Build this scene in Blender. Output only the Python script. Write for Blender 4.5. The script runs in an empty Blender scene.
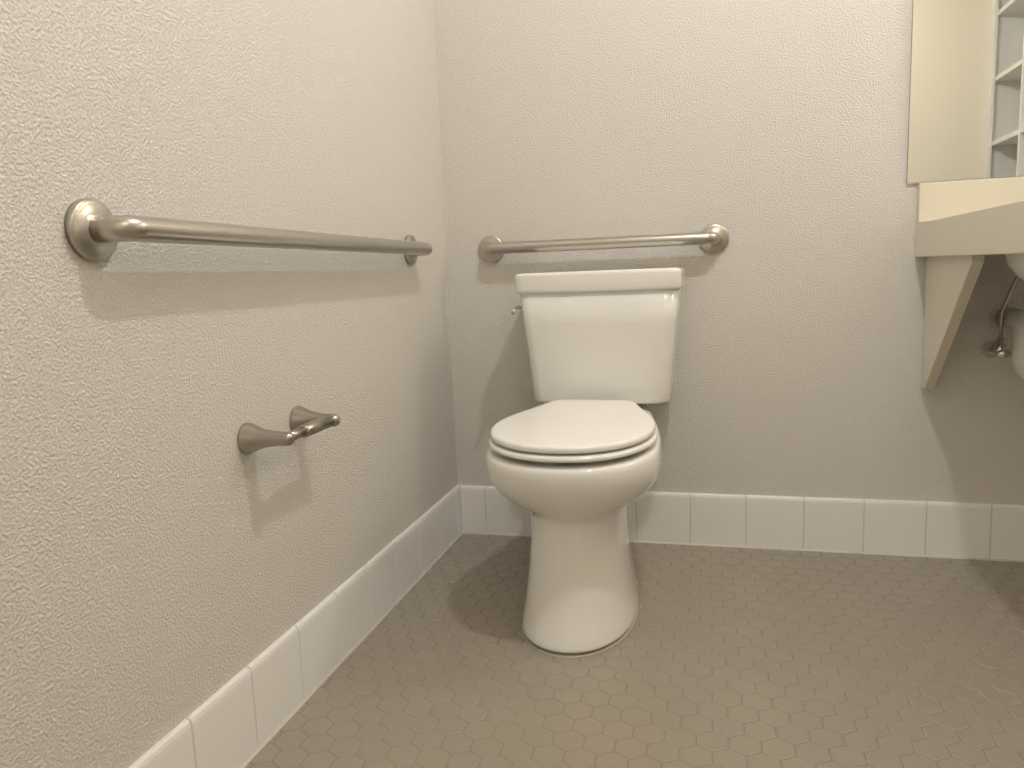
import bpy, bmesh, math
from mathutils import Vector, Matrix
sc=bpy.context.scene
sc.view_settings.view_transform='Standard'
sc.view_settings.gamma=1.10
col=sc.collection
# ---------------------------------------------------------------- materials
def mat(name,color,rough=.5,metal=0,coat=0,bump=None,var=None,spec=.5):
    m=bpy.data.materials.new(name);m.use_nodes=True
    nt=m.node_tree;b=nt.nodes['Principled BSDF']
    b.inputs['Base Color'].default_value=(*color,1)
    b.inputs['Roughness'].default_value=rough
    b.inputs['Metallic'].default_value=metal
    b.inputs['Coat Weight'].default_value=coat
    b.inputs['Specular IOR Level'].default_value=spec
    tc=nt.nodes.new('ShaderNodeTexCoord')
    if bump:
        scale,strength,dist,detail=bump
        n=nt.nodes.new('ShaderNodeTexNoise');n.inputs['Scale'].default_value=scale;n.inputs['Detail'].default_value=detail
        n.inputs['Roughness'].default_value=.55
        nt.links.new(tc.outputs['Object'],n.inputs['Vector'])
        r=nt.nodes.new('ShaderNodeValToRGB');r.color_ramp.elements[0].position=.38;r.color_ramp.elements[1].position=.66
        nt.links.new(n.outputs['Fac'],r.inputs['Fac'])
        bp=nt.nodes.new('ShaderNodeBump');bp.inputs['Strength'].default_value=strength;bp.inputs['Distance'].default_value=dist
        nt.links.new(r.outputs['Color'],bp.inputs['Height']);nt.links.new(bp.outputs['Normal'],b.inputs['Normal'])
    if var:
        vs,amt=var
        n=nt.nodes.new('ShaderNodeTexNoise');n.inputs['Scale'].default_value=vs;n.inputs['Detail'].default_value=3
        nt.links.new(tc.outputs['Object'],n.inputs['Vector'])
        mx=nt.nodes.new('ShaderNodeMix');mx.data_type='RGBA'
        mx.inputs['A'].default_value=(*[c*(1-amt) for c in color],1);mx.inputs['B'].default_value=(*[min(1,c*(1+amt)) for c in color],1)
        nt.links.new(n.outputs['Fac'],mx.inputs['Factor']);nt.links.new(mx.outputs['Result'],b.inputs['Base Color'])
    return m
M_wall=mat('wall_paint',(.67,.645,.605),.44,bump=(235,.62,.0018,1.0),spec=.5)
M_ceil=mat('ceiling_paint',(.78,.75,.69),.7,bump=(120,.4,.002,2))
M_tile=mat('white_glazed_tile',(.85,.845,.835),.12,var=(3,.02))
M_grout=mat('white_grout',(.56,.545,.51),.8)
M_hex=mat('taupe_hex_tile',(.305,.265,.213),.33,var=(9,.08))
M_fgrout=mat('floor_grout',(.255,.22,.175),.85,var=(40,.1))
M_porc=mat('vitreous_china',(.84,.83,.80),.07,coat=.3,var=(2,.01))
M_seat=mat('seat_plastic',(.88,.87,.85),.13,var=(2,.01))
M_nick=mat('brushed_nickel',(.40,.37,.33),.28,1,bump=(400,.05,.0005,1))
M_bar=mat('brushed_stainless',(.48,.45,.41),.30,1,bump=(600,.05,.0005,1))
M_chrome=mat('chrome',(.7,.69,.67),.08,1,var=(5,.02))
M_lam=mat('cream_laminate',(.70,.65,.54),.35,var=(30,.02))
M_mir=mat('mirror_silver',(.90,.91,.89),.0,1)
M_medge=mat('mirror_edge',(.30,.33,.30),.2)
M_shelf=mat('shelf_melamine',(.74,.735,.72),.4,var=(4,.01))
M_caulk=mat('caulk',(.58,.56,.52),.5,var=(60,.03))
M_bcaulk=mat('toilet_caulk',(.46,.44,.40),.6,var=(90,.15))
M_wrap=mat('white_pvc_wrap',(.74,.73,.70),.4,var=(20,.02))
M_door=mat('rear_wall_paint',(.74,.70,.60),.45,var=(4,.01))
M_glass=mat('lamp_diffuser',(.9,.88,.82),.4,var=(3,.01))
nb=M_glass.node_tree.nodes['Principled BSDF'];nb.inputs['Emission Color'].default_value=(1,.95,.88,1);nb.inputs['Emission Strength'].default_value=3
# ---------------------------------------------------------------- helpers
def obj(name,verts,faces,mats,parent=None,smooth=False,mi=None):
    me=bpy.data.meshes.new(name);me.from_pydata([tuple(v) for v in verts],[],faces);me.update()
    for m in (mats if isinstance(mats,list) else [mats]):me.materials.append(m)
    if mi:
        for p,i in zip(me.polygons,mi):p.material_index=i
    bm=bmesh.new();bm.from_mesh(me);bmesh.ops.recalc_face_normals(bm,faces=bm.faces);bm.to_mesh(me);bm.free()
    if smooth:
        for p in me.polygons:p.use_smooth=True
    o=bpy.data.objects.new(name,me);col.objects.link(o)
    if parent:o.parent=parent
    return o
def empty(name,loc=(0,0,0)):
    e=bpy.data.objects.new(name,None);col.objects.link(e);e.empty_display_size=.1;return e
BF=[(0,3,2,1),(4,5,6,7),(0,1,5,4),(1,2,6,5),(2,3,7,6),(3,0,4,7)]
def boxv(a,b):
    return [(a[0],a[1],a[2]),(b[0],a[1],a[2]),(b[0],b[1],a[2]),(a[0],b[1],a[2]),(a[0],a[1],b[2]),(b[0],a[1],b[2]),(b[0],b[1],b[2]),(a[0],b[1],b[2])]
def box(name,a,b,m,parent=None,bev=0,seg=2):
    o=obj(name,boxv(a,b),BF,m,parent)
    if bev:
        bm=bmesh.new();bm.from_mesh(o.data)
        bmesh.ops.bevel(bm,geom=bm.edges[:],offset=bev,segments=seg,affect='EDGES',profile=.5)
        bm.to_mesh(o.data);bm.free()
        for p in o.data.polygons:p.use_smooth=True
        o.modifiers.new('wn','WEIGHTED_NORMAL')
    return o
def loft(name,rings,m,parent=None,cap=True,sub=0,closed=True):
    n=len(rings[0]);V=[p for r in rings for p in r];F=[]
    for i in range(len(rings)-1):
        for j in range(n):
            k=(j+1)%n
            F.append((i*n+j,i*n+k,(i+1)*n+k,(i+1)*n+j))
    if cap:
        F.append(tuple(range(n)));F.append(tuple(range((len(rings)-1)*n,len(rings)*n)))
    o=obj(name,V,F,m,parent,smooth=True)
    if sub:
        s=o.modifiers.new('s','SUBSURF');s.levels=sub;s.render_levels=sub
    return o
def tube(name,pts,r,m,parent=None,seg=24):
    rings=[];n=len(pts);pts=[Vector(p) for p in pts]
    rr=r if isinstance(r,list) else [r]*n
    T=[(pts[min(i+1,n-1)]-pts[max(i-1,0)]).normalized() for i in range(n)]
    up=Vector((0,0,1)) if abs(T[0].z)<.9 else Vector((1,0,0))
    N=T[0].cross(up).normalized()
    for i in range(n):
        N=(N-T[i]*N.dot(T[i])).normalized();B=T[i].cross(N)
        rings.append([pts[i]+(N*math.cos(a)+B*math.sin(a))*rr[i] for a in [2*math.pi*j/seg for j in range(seg)]])
    return loft(name,rings,m,parent)
def fillet(p0,p1,p2,r,n=8):
    p0,p1,p2=map(Vector,(p0,p1,p2));a=(p0-p1).normalized();b=(p2-p1).normalized()
    ang=a.angle(b);t=r/math.tan(ang/2);s=p1+a*t;e=p1+b*t
    c=p1+(a+b).normalized()*(r/math.sin(ang/2));out=[]
    u=s-c;v=e-c;tot=u.angle(v)
    for i in range(n+1):
        k=i/n;out.append(c+(u*math.sin((1-k)*tot)+v*math.sin(k*tot))/math.sin(tot))
    return out
def lathe(name,c,axis,prof,m,parent=None,seg=40,ey=1.0):
    c=Vector(c);ax=Vector(axis).normalized()
    up=Vector((0,0,1)) if abs(ax.z)<.9 else Vector((0,1,0))
    N=ax.cross(up).normalized();B=ax.cross(N)
    rings=[[c+ax*d+N*(math.cos(a)*r)+B*(math.sin(a)*r*ey) for a in [2*math.pi*j/seg for j in range(seg)]] for d,r in prof]
    return loft(name,rings,m,parent)
# ---------------------------------------------------------------- room
W=2.62;D=2.95;H=2.44;T=.12
box('wall_left',(-T,-D-T,-.05),(0,T,H),M_wall)
box('wall_back',(0,0,-.05),(W,T,H),M_wall)
box('wall_right',(W,-D-T,-.05),(W+T,T,H),M_wall)
box('wall_front',(0,-D-T,-.05),(W,-D,H),M_door)
box('ceiling',(-T,-D-T,H),(W+T,T,H+T),M_ceil)
def floor():
    g=.0024;pitch=.0508+g;V=[];F=[]
    R=(.0508/2)/math.cos(math.pi/6)
    rowh=pitch*math.sqrt(3)/2;row=0;y=-D-.03
    while y<.05:
        x=(pitch/2 if row%2 else 0)-.03
        while x<W+.05:
            b=len(V)
            for rr,z in ((R,-.004),(R,-.0014),(R-.0009,-.0006),(R-.0030,0)):
                for k in range(6):
                    a=math.pi/6+k*math.pi/3
                    V.append((x+rr*math.cos(a),y+rr*math.sin(a),z))
            for q in range(3):
                for k in range(6):
                    k2=(k+1)%6
                    F.append((b+q*6+k,b+q*6+k2,b+q*6+6+k2,b+q*6+6+k))
            F.append(tuple(b+18+k for k in range(6)))
            x+=pitch
        y+=rowh;row+=1
    o=obj('floor',V,F,[M_hex,M_fgrout],None)
    bm=bmesh.new();bm.from_mesh(o.data)
    for co,no in (((0.001,0,0),(-1,0,0)),((W-.001,0,0),(1,0,0)),((0,-.001,0),(0,1,0)),((0,-D+.001,0),(0,-1,0))):
        bmesh.ops.bisect_plane(bm,geom=bm.verts[:]+bm.edges[:]+bm.faces[:],plane_co=co,plane_no=no,clear_outer=True)
    vs=[bm.verts.new(v) for v in boxv((0,-D,-.05),(W,0,-.0011))]
    for f in BF:
        nf=bm.faces.new([vs[i] for i in f]);nf.material_index=1
    bm.to_mesh(o.data);bm.free()
    return o
floor()
def tilestrip(name,along,starts,ends,base):
    V=[];F=[];mi=[]
    prof=[(0,.0),(.010,.0),(.010,.135),(.0095,.143),(.0078,.149),(.005,.152),(.0,.152)]
    for a,b in zip(starts,ends):
        e=.0012
        ss=[a,a+e,b-e,b]
        k=len(V);n=len(prof)
        for i,s in enumerate(ss):
            for d,z in prof:
                dd=d-(.0011 if i in(0,3) and d>0 else 0);zz=z-(.0011 if i in (0,3) and z>.12 else 0)
                V.append(along(s,max(dd,0),zz))
        for i in range(3):
            for j in range(n-1):
                F.append((k+i*n+j,k+(i+1)*n+j,k+(i+1)*n+j+1,k+i*n+j+1));mi.append(0)
        F.append(tuple(k+j for j in range(n)));mi.append(0)
        F.append(tuple(k+3*n+j for j in range(n)));mi.append(0)
    k=len(V)
    s0,s1=base
    P=[(0,0),(.0085,0),(.0085,.140),(.004,.150),(0,.150)]
    for s in (s0,s1):
        for d,z in P:V.append(along(s,d,z))
    n=len(P)
    for j in range(n-1):F.append((k+j,k+n+j,k+n+j+1,k+j+1));mi.append(1)
    F.append(tuple(k+j for j in range(n)));mi.append(1);F.append(tuple(k+n+j for j in range(n)));mi.append(1)
    k=len(V);P=[(.008,0),(.0145,0),(.0120,.003),(.008,.004)]
    for s in (s0,s1):
        for d,z in P:V.append(along(s,d,z))
    n=4
    for j in range(4):F.append((k+j,k+n+j,k+n+(j+1)%4,k+(j+1)%4));mi.append(2)
    return obj(name,V,F,[M_tile,M_grout,M_caulk],None,mi=mi)
t=.1545;gr=.0011
ed=[.0105]+[.0903+t*i for i in range(0,17) if .0903+t*i<W]+[W]
tilestrip('baseboard_back',lambda s,d,z:(s,-d,z),[a+gr for a in ed[:-1]],[b-gr for b in ed[1:]],(.0,W))
ed=[0]+[.82-t*5+t*i for i in range(0,22) if .82-t*5+t*i<D]+[D]
tilestrip('baseboard_left',lambda s,d,z:(d,-s,z),[a+gr for a in ed[:-1]],[b-gr for b in ed[1:]],(0,D))
# ---------------------------------------------------------------- grab bars
def grab_bar(name,p0,p1,n):
    e=empty(name);p0=Vector(p0);p1=Vector(p1);n=Vector(n);r=.0165;off=.055
    a=p0+n*off;b=p1+n*off
    pts=[p0+n*.003]+fillet(p0,a,b,.022,10)+fillet(a,b,p1,.022,10)+[p1+n*.003]
    tube('bar',pts,r,M_bar,e,32)
    for i,p in enumerate((p0,p1)):
        lathe('flange_%d'%(i+1),p,n,[(0.0005,.0392),(.0075,.0392),(.0095,.0385),(.0112,.0365),(.0122,.033),(.0125,.0215),(.0145,.0195),(.0155,.0175)],M_bar,e,64)
    return e
grab_bar('grab_bar',(0,-1.362,.870),(0,-.2916,.870),(1,0,0))
grab_bar('grab_bar',(.1432,0,.8725),(.7756,0,.8725),(0,-1,0))
# ---------------------------------------------------------------- toilet paper holder
def tp_holder():
    e=empty('toilet_paper_holder');z=.536
    prof=[(0.0003,.0265),(.003,.0275),(.006,.0268),(.014,.0236),(.024,.0196),(.036,.0160),(.050,.0136),(.062,.0126),(.074,.0124),(.082,.0116),(.087,.0088),(.089,.004)]
    for i,y in enumerate((-1.070,-.906)):
        lathe('post_%d'%(i+1),(0,y,z),(1,0,0),prof,M_nick,e,40,ey=1.0)
    tube('roller_thin',[(.073,-1.062,z),(.073,-1.01,z)],.0088,M_nick,e)
    tube('roller_sleeve',[(.073,-1.012,z),(.073,-1.010,z),(.073,-.914,z)],[.0095,.0118,.0118],M_nick,e)
tp_holder()
# ---------------------------------------------------------------- toilet
CX=.480
def outline(w,yf,yc,yb,wb,z,p=2.0,corner=.03):
    R=[]
    nf=14
    for i in range(nf+1):
        th=math.pi/2*i/nf
        R.append((w*math.sin(th)**(2/p) if i else 0,yc-(yc-yf)*math.cos(th)**(2/p)))
    nb_=7
    for i in range(1,nb_+1):
        s=i/nb_;y=yc+(yb-corner-yc)*s
        R.append((w+(wb-w)*(s*s*(3-2*s)*.5+s*s*.5),y))
    for i in range(1,4):
        a=math.pi/2*i/3
        R.append((wb-corner+corner*math.cos(a),yb-corner+corner*math.sin(a)))
    R.append(((wb-corner)*.5,yb));R.append((0,yb))
    L=[(-x,y) for x,y in R[-2:0:-1]]
    return [(CX+x,y,z) for x,y in R+L]
def tilt(ring,k=.042,y0=-.62):
    return [(x,y,z+(y-y0)*k) for x,y,z in ring]
def toilet():
    e=empty('toilet');u=.005
    S=[ # z, w, yf, yc, yb, wb
     (0.000,.128,-.722,-.52,-.27,.105),
     (0.012,.128,-.722,-.52,-.27,.105),
     (0.030,.1255,-.715,-.52,-.27,.100),
     (0.070,.118,-.699,-.52,-.25,.088),
     (0.120,.111,-.686,-.52,-.22,.078),
     (0.170,.106,-.678,-.52,-.20,.074),
     (0.220,.103,-.672,-.51,-.18,.076),
     (0.266,.103,-.670,-.51,-.16,.082),
     (0.280,.110,-.674,-.51,-.14,.088),
     (0.293,.132,-.688,-.52,-.12,.094),
     (0.310,.158,-.710,-.53,-.10,.100),
     (0.332,.179,-.730,-.54,-.07,.106),
     (0.356,.190,-.744,-.55,-.05,.110),
     (0.380,.1935,-.750,-.555,-.04,.112),
     (0.400,.1925,-.750,-.555,-.04,.112),
     (0.406+u,.189,-.747,-.555,-.042,.110),
     (0.411+u,.181,-.740,-.555,-.05,.104)]
    rings=[]
    for z,w,yf,yc,yb,wb in S:
        r=outline(w,yf,yc,yb,wb,z,2.1)
        if z>.385:r=tilt(r,min(.042,.042*(z-.376)/.035))
        rings.append(r)
    rings.append(tilt(outline(.150,-.70,-.55,-.30,.09,.411+u,2.1)))
    rings.append(tilt(outline(.140,-.69,-.55,-.31,.085,.392+u,2.1)))
    loft('bowl',rings,M_porc,e,sub=2)
    loft('base_caulk',[outline(.1300,-.7240,-.52,-.267,.1070,.0),outline(.1292,-.7232,-.52,-.268,.1062,.0015),outline(.127,-.721,-.52,-.27,.104,.002)],M_bcaulk,e)
    def slab(name,z0,z1,m,w=.184,yf=-.741,yb=-.276,wb=.112,dome=.0):
        r=[]
        for f,z in ((.955,z0),(.99,z0+.0010),(1,z0+(z1-z0)*.35),(1,z0+(z1-z0)*.6),(.992,z1-.002),(.97,z1-.0002)):
            r.append(tilt(outline(w*f,-.54+(yf+.54)*f,-.54,-.40+(yb+.40)*f,wb*f,z,2.15,.035)))
        for f in (.85,.6,.3,.05):
            zz=z1+dome*(1-f*f)
            r.append(tilt(outline(w*f,-.54+(yf+.54)*f,-.54,-.40+(yb+.40)*f,wb*f,zz,2.15,.035*f)))
        return loft(name,r,m,e,sub=1)
    slab('seat_ring',.4210+u,.4340+u,M_seat,w=.186,yf=-.745)
    slab('seat_lid',.4375+u,.4530+u,M_seat,w=.182,yf=-.739,dome=.002)
    for i,(x,y) in enumerate(((-.13,-.6),(.13,-.6),(-.13,-.42),(.13,-.42))):
        dz=(y+.62)*.042+u
        box('seat_bumper_%d'%(i+1),(CX+x-.01,y-.015,.408+dz),(CX+x+.01,y+.015,.422+dz),M_seat,e,.002)
    for i,s in enumerate((-1,1)):
        lathe('seat_hinge_%d'%(i+1),(CX+s*.075-.02,-.268,.450),(1,0,0),[(0,.008),(.002,.0105),(.038,.0105),(.04,.008)],M_seat,e,24)
        box('hinge_post_%d'%(i+1),(CX+s*.075-.016,-.286,.420),(CX+s*.075+.016,-.256,.450),M_seat,e,.004)
    def rr(w,y0,y1,z,c,bow=.0,n=6):
        P=[];h=w
        def arc(cx,cy,a0):
            for i in range(n+1):
                a=a0+math.pi/2*i/n;P.append((cx+c*math.cos(a),cy+c*math.sin(a)))
        arc(h-c,y0+c,-math.pi/2);
        arc(h-c,y1-c,0);arc(-h+c,y1-c,math.pi/2);arc(-h+c,y0+c,math.pi)
        for i in range(1,6):
            P.append((-h+c+(2*h-2*c)*i/6,y0))
        return [(CX+x,y-(bow*(1-(x/h)**2) if y<(y0+y1)/2 else 0),z) for x,y in P]
    tk=[(.4505,.170,-.203),(.4515,.177,-.210),(.454,.1800,-.2135),(.458,.1810,-.2145),(.50,.185,-.217),(.58,.1915,-.222),(.66,.1995,-.229),(.7450,.2075,-.236)]
    loft('tank',[rr(w,y,-.024,z,.030,.010) for z,w,y in tk],M_porc,e)
    box('tank_gasket',(CX-.06,-.17,.425),(CX+.06,-.06,.4515),M_seat,e,.004)
    ld=[(.7448,.2085,-.2370),(.7455,.2110,-.2395),(.747,.2130,-.2415),(.750,.2145,-.2430),(.755,.2152,-.2440),(.787,.2160,-.2450),(.792,.2152,-.2442),(.7955,.2130,-.2420),(.7975,.208,-.237),(.798,.18,-.21)]
    loft('tank_lid',[rr(w,y,-.019 if w>.19 else -.045,z,.026,.011) for z,w,y in ld],M_porc,e)
    z=.708;xl=CX-.2015
    lathe('lever_escutcheon',(xl+.003,-.185,z),(-1,0,0),[(0,.014),(.004,.014),(.007,.011),(.016,.0065),(.022,.0065)],M_chrome,e,28)
    tube('lever_arm',[(xl-.017,-.178,z+.001),(xl-.019,-.20,z),(xl-.018,-.225,z-.004),(xl-.014,-.248,z-.010)],[.0055,.006,.0055,.0065],M_chrome,e,16)
    lathe('supply_escutcheon',(CX-.2,-.013,.20),(0,-1,0),[(0,.028),(.004,.027),(.010,.012),(.05,.009)],M_chrome,e,28)
    lathe('stop_valve',(CX-.2,-.062,.19),(0,0,1),[(0,.011),(.03,.011),(.034,.008),(.04,.008)],M_chrome,e,20)
    tube('supply_hose',[(CX-.2,-.062,.225),(CX-.2,-.064,.28),(CX-.19,-.075,.34),(CX-.16,-.095,.40),(CX-.145,-.10,.452)],.0055,M_bar,e,14)
    pv=Vector((.481,-.22,0))
    e.matrix_world=Matrix.Translation(pv)@Matrix.Rotation(math.radians(-2.0),4,'Z')@Matrix.Translation(-pv)
toilet()
# ---------------------------------------------------------------- vanity
def prism(name,poly,x0,x1,m,parent,bev=.0015):
    n=len(poly);V=[(x0,y,z) for y,z in poly]+[(x1,y,z) for y,z in poly]
    F=[tuple(range(n)),tuple(range(n,2*n))]+[(i,(i+1)%n,n+(i+1)%n,n+i) for i in range(n)]
    o=obj(name,V,F,m,parent)
    bm=bmesh.new();bm.from_mesh(o.data);bmesh.ops.bevel(bm,geom=bm.edges[:],offset=bev,segments=2,affect='EDGES');bm.to_mesh(o.data);bm.free()
    return o
SX,SY=1.58,-.36
def vanity():
    e=empty('vanity_sink')
    x0=1.277;yb=-.001;yf=-.74
    n=48;V=[];F=[]
    zt,zb=.885,.855
    hole=[(SX+.205*math.cos(2*math.pi*i/n),SY+.165*math.sin(2*math.pi*i/n)) for i in range(n)]
    def edge(a):
        dx,dy=math.cos(a),math.sin(a);ts=[]
        if dx>1e-9:ts.append((W-SX)/dx)
        if dx<-1e-9:ts.append((x0-SX)/dx)
        if dy>1e-9:ts.append((yb-SY)/dy)
        if dy<-1e-9:ts.append((yf-SY)/dy)
        t=min(ts);return (SX+dx*t,SY+dy*t)
    angs=[2*math.pi*i/n for i in range(n)]
    outer=[edge(a) for a in angs]
    for c in ((x0,yb),(x0,yf),(W,yb),(W,yf)):
        i=min(range(n),key=lambda k:abs((math.atan2(c[1]-SY,c[0]-SX)-angs[k]+math.pi)%(2*math.pi)-math.pi));outer[i]=c
    for z in (zt,zb):
        V+=[(x,y,z) for x,y in hole];V+=[(x,y,z) for x,y in outer]
    for i in range(n):
        j=(i+1)%n
        F+=[(i,j,n+j,n+i),(2*n+i,2*n+j,3*n+j,3*n+i),(i,j,2*n+j,2*n+i),(n+i,n+j,3*n+j,3*n+i)]
    obj('counter_top',V,F,M_lam,e)
    prism('end_apron',[(yb,.801),(yf,.797),(yf,.868),(yb,.8895)],x0-.001,x0+.022,M_lam,e)
    box('front_apron',(x0+.022,yf-.001,.80),(W-.001,yf+.019,.87),M_lam,e,.0015)
    box('backsplash',(x0,-.019,.885),(W-.001,yb,.985),M_lam,e,.002)
    prism('support_bracket',[(-.001,.805),(-.36,.805),(-.36,.785),(-.030,.459),(-.001,.459)],1.303,1.326,M_lam,e)
    prism('support_bracket_far',[(-.001,.805),(-.36,.805),(-.36,.785),(-.030,.459),(-.001,.459)],2.30,2.323,M_lam,e)
    def ell(a,b,z,n=48):return [(SX+a*math.cos(2*math.pi*i/n),SY+b*math.sin(2*math.pi*i/n),z) for i in range(n)]
    outer=[(.235,.19,.854),(.233,.188,.848),(.220,.178,.835),(.216,.174,.81),(.205,.162,.775),(.178,.135,.742),(.12,.09,.718),(.04,.04,.706),(.030,.030,.700)]
    inner=[(.024,.024,.708),(.09,.065,.729),(.15,.11,.750),(.185,.14,.782),(.195,.152,.815),(.200,.160,.84),(.203,.162,.854)]
    loft('basin',[ell(*r) for r in outer+inner],M_porc,e)
    for i,a in enumerate((2.75,3.5)):
        cx,cy=SX+.228*math.cos(a),SY+.182*math.sin(a)
        box('clip_%d'%(i+1),(cx-.012,cy-.012,.806),(cx+.012,cy+.012,.848),M_chrome,e,.003)
    lathe('drain_flange',(SX,SY,.703),(0,0,-1),[(0,.032),(.006,.032),(.01,.024),(.04,.024),(.045,.018)],M_chrome,e,28)
    zt=.52;vx,vy=1.492,-.13
    pts=[(SX,SY,.665),(SX,SY,zt+.06)]+fillet((SX,SY,.7),(SX,SY,zt),(vx,vy,zt),.035,6)[1:]+fillet((SX,SY,zt),(vx,vy,zt),(vx,vy,.7),.035,6)+fillet((vx,vy,zt),(vx,vy,.64),(vx,0,.64),.03,6)+[(vx,-.001,.64)]
    tube('trap_wrap',pts,.025,M_wrap,e,24)
    for i,x in enumerate((1.462,1.72)):
        lathe('stop_escutcheon_%d'%(i+1),(x,-.001,.56),(0,-1,0),[(0,.022),(.003,.022),(.01,.012),(.055,.010)],M_chrome,e,28)
        lathe('stop_valve_%d'%(i+1),(x,-.06,.545),(0,0,1),[(0,.010),(.004,.013),(.032,.013),(.036,.009),(.048,.009)],M_chrome,e,20)
        lathe('stop_handle_%d'%(i+1),(x,-.07,.558),(0,-1,0),[(0,.006),(.014,.006),(.015,.016),(.024,.016),(.026,.012)],M_chrome,e,20,ey=.6)
        tube('supply_hose_%d'%(i+1),[(x,-.06,.59),(x,-.062,.66),(x+(SX-x)*.2,-.075,.74),(SX+(x-SX)*.35,-.12,.80),(SX+(x-SX)*.3,-.12,.856)],.005,M_bar,e,12)
vanity()
def faucet():
    e=empty('faucet');z=.886
    lathe('body',(SX,-.105,z),(0,0,1),[(0,.027),(.005,.027),(.010,.022),(.10,.019),(.115,.019),(.120,.012)],M_chrome,e,32)
    tube('spout',[(SX,-.105,z+.07),(SX,-.15,z+.105),(SX,-.20,z+.110),(SX,-.235,z+.095),(SX,-.24,z+.08)],[.014,.013,.012,.011,.011],M_chrome,e,20)
    tube('handle',[(SX,-.105,z+.118),(SX,-.10,z+.135),(SX,-.07,z+.155)],[.012,.009,.007],M_chrome,e,16)
faucet()
def mirror():
    e=empty('mirror')
    box('glass',(1.2515,-.006,.989),(W-.25,-.0005,1.95),M_mir,e)
    box('edge_left',(1.2500,-.0062,.9885),(1.2515,-.0004,1.95),M_medge,e)
    box('edge_bottom',(1.2500,-.0075,.9860),(W-.25,-.0004,.9892),M_chrome,e)
mirror()
def shelves():
    e=empty('open_shelving')
    x0,x1=2.335,W-.001;ya,yb=-D+.001,-2.05
    box('back_panel',(x1-.012,ya,.10),(x1,yb,2.40),M_shelf,e)
    for i,y in enumerate((ya,-2.50,yb-.02)):
        box('upright_%d'%(i+1),(x0,y,.0),(x1-.012,y+.02,2.40),M_shelf,e,.001)
    for i in range(7):
        z=.01+.355*i
        box('shelf_%d'%(i+1),(x0+.002,ya+.02,z),(x1-.012,yb-.02,z+.025),M_shelf,e,.001)
    box('top_panel',(x0,ya+.02,2.38),(x1-.012,yb-.02,2.40),M_shelf,e)
    box('face_stile',(x0-.018,ya,.0),(x0,ya+.06,2.40),M_shelf,e,.001)
shelves()
# ---------------------------------------------------------------- lights
def lamp(LX,LY,en,colr,soft):
    e=empty('ceiling_light_or_fill')  # shared by the main ceiling light and the added fill
    lathe('pan',(LX,LY,H-.0005),(0,0,-1),[(0,.17),(.02,.17),(.026,.165),(.027,.10)],M_bar,e,64)
    lathe('diffuser',(LX,LY,H-.02),(0,0,-1),[(0,.155),(.02,.152),(.045,.13),(.06,.09),(.068,.04),(.069,.005)],M_glass,e,64)
    l=bpy.data.lights.new('bulb','POINT');l.energy=en;l.color=colr;l.shadow_soft_size=soft
    o=bpy.data.objects.new('bulb',l);col.objects.link(o);o.location=(LX,LY,H-.09-soft);o.parent=e
lamp(1.0,-1.15,39,(1,.975,.945),.03)
lamp(1.35,-2.45,10,(1,.84,.58),.15)  # added warm fill behind the camera; its pan and diffuser are invented too
def sconce():
    e=empty('vanity_light')
    box('back_plate',(1.65,-.025,2.10),(2.15,-.001,2.18),M_bar,e,.003)
    for i,x in enumerate((1.75,2.05)):
        lathe('arm_%d'%(i+1),(x,-.025,2.14),(0,-1,0),[(0,.012),(.07,.012),(.075,.02),(.08,.02)],M_bar,e,20)
        lathe('cup_%d'%(i+1),(x,-.12,2.165),(0,0,-1),[(0,.012),(.004,.028),(.03,.032),(.035,.03)],M_bar,e,28)
        lathe('shade_%d'%(i+1),(x,-.12,2.13),(0,0,-1),[(0,.03),(.01,.04),(.06,.052),(.09,.055),(.092,.05)],M_glass,e,32)
        l=bpy.data.lights.new('bulb','POINT');l.energy=9.0;l.color=(1,.86,.64);l.shadow_soft_size=.05
        o=bpy.data.objects.new('bulb',l);col.objects.link(o);o.location=(x,-.13,1.975);o.parent=e
sconce()
w=bpy.data.worlds.new('world');sc.world=w;w.use_nodes=True
w.node_tree.nodes['Background'].inputs[0].default_value=(1,.95,.88,1);w.node_tree.nodes['Background'].inputs[1].default_value=.05
# ---------------------------------------------------------------- camera
cx,cy,cz,a,p,r,f=0.7636,-2.1773,0.7919,0.2582,0.1415,-0.0383,756.4587
Fv=Vector((-math.sin(a)*math.cos(p),math.cos(a)*math.cos(p),-math.sin(p)))
Xv=Fv.cross(Vector((0,0,1))).normalized();Uv=Xv.cross(Fv)
X2=Xv*math.cos(r)+Uv*math.sin(r);U2=-Xv*math.sin(r)+Uv*math.cos(r)
cam=bpy.data.cameras.new('camera');cam.sensor_width=36;cam.lens=f/1024*36;cam.clip_start=.02
co=bpy.data.objects.new('camera',cam);col.objects.link(co)
m=Matrix.Identity(4)
for i in range(3):
    m[i][0]=X2[i];m[i][1]=U2[i];m[i][2]=-Fv[i]
m[0][3],m[1][3],m[2][3]=cx,cy,cz
co.matrix_world=m;sc.camera=co
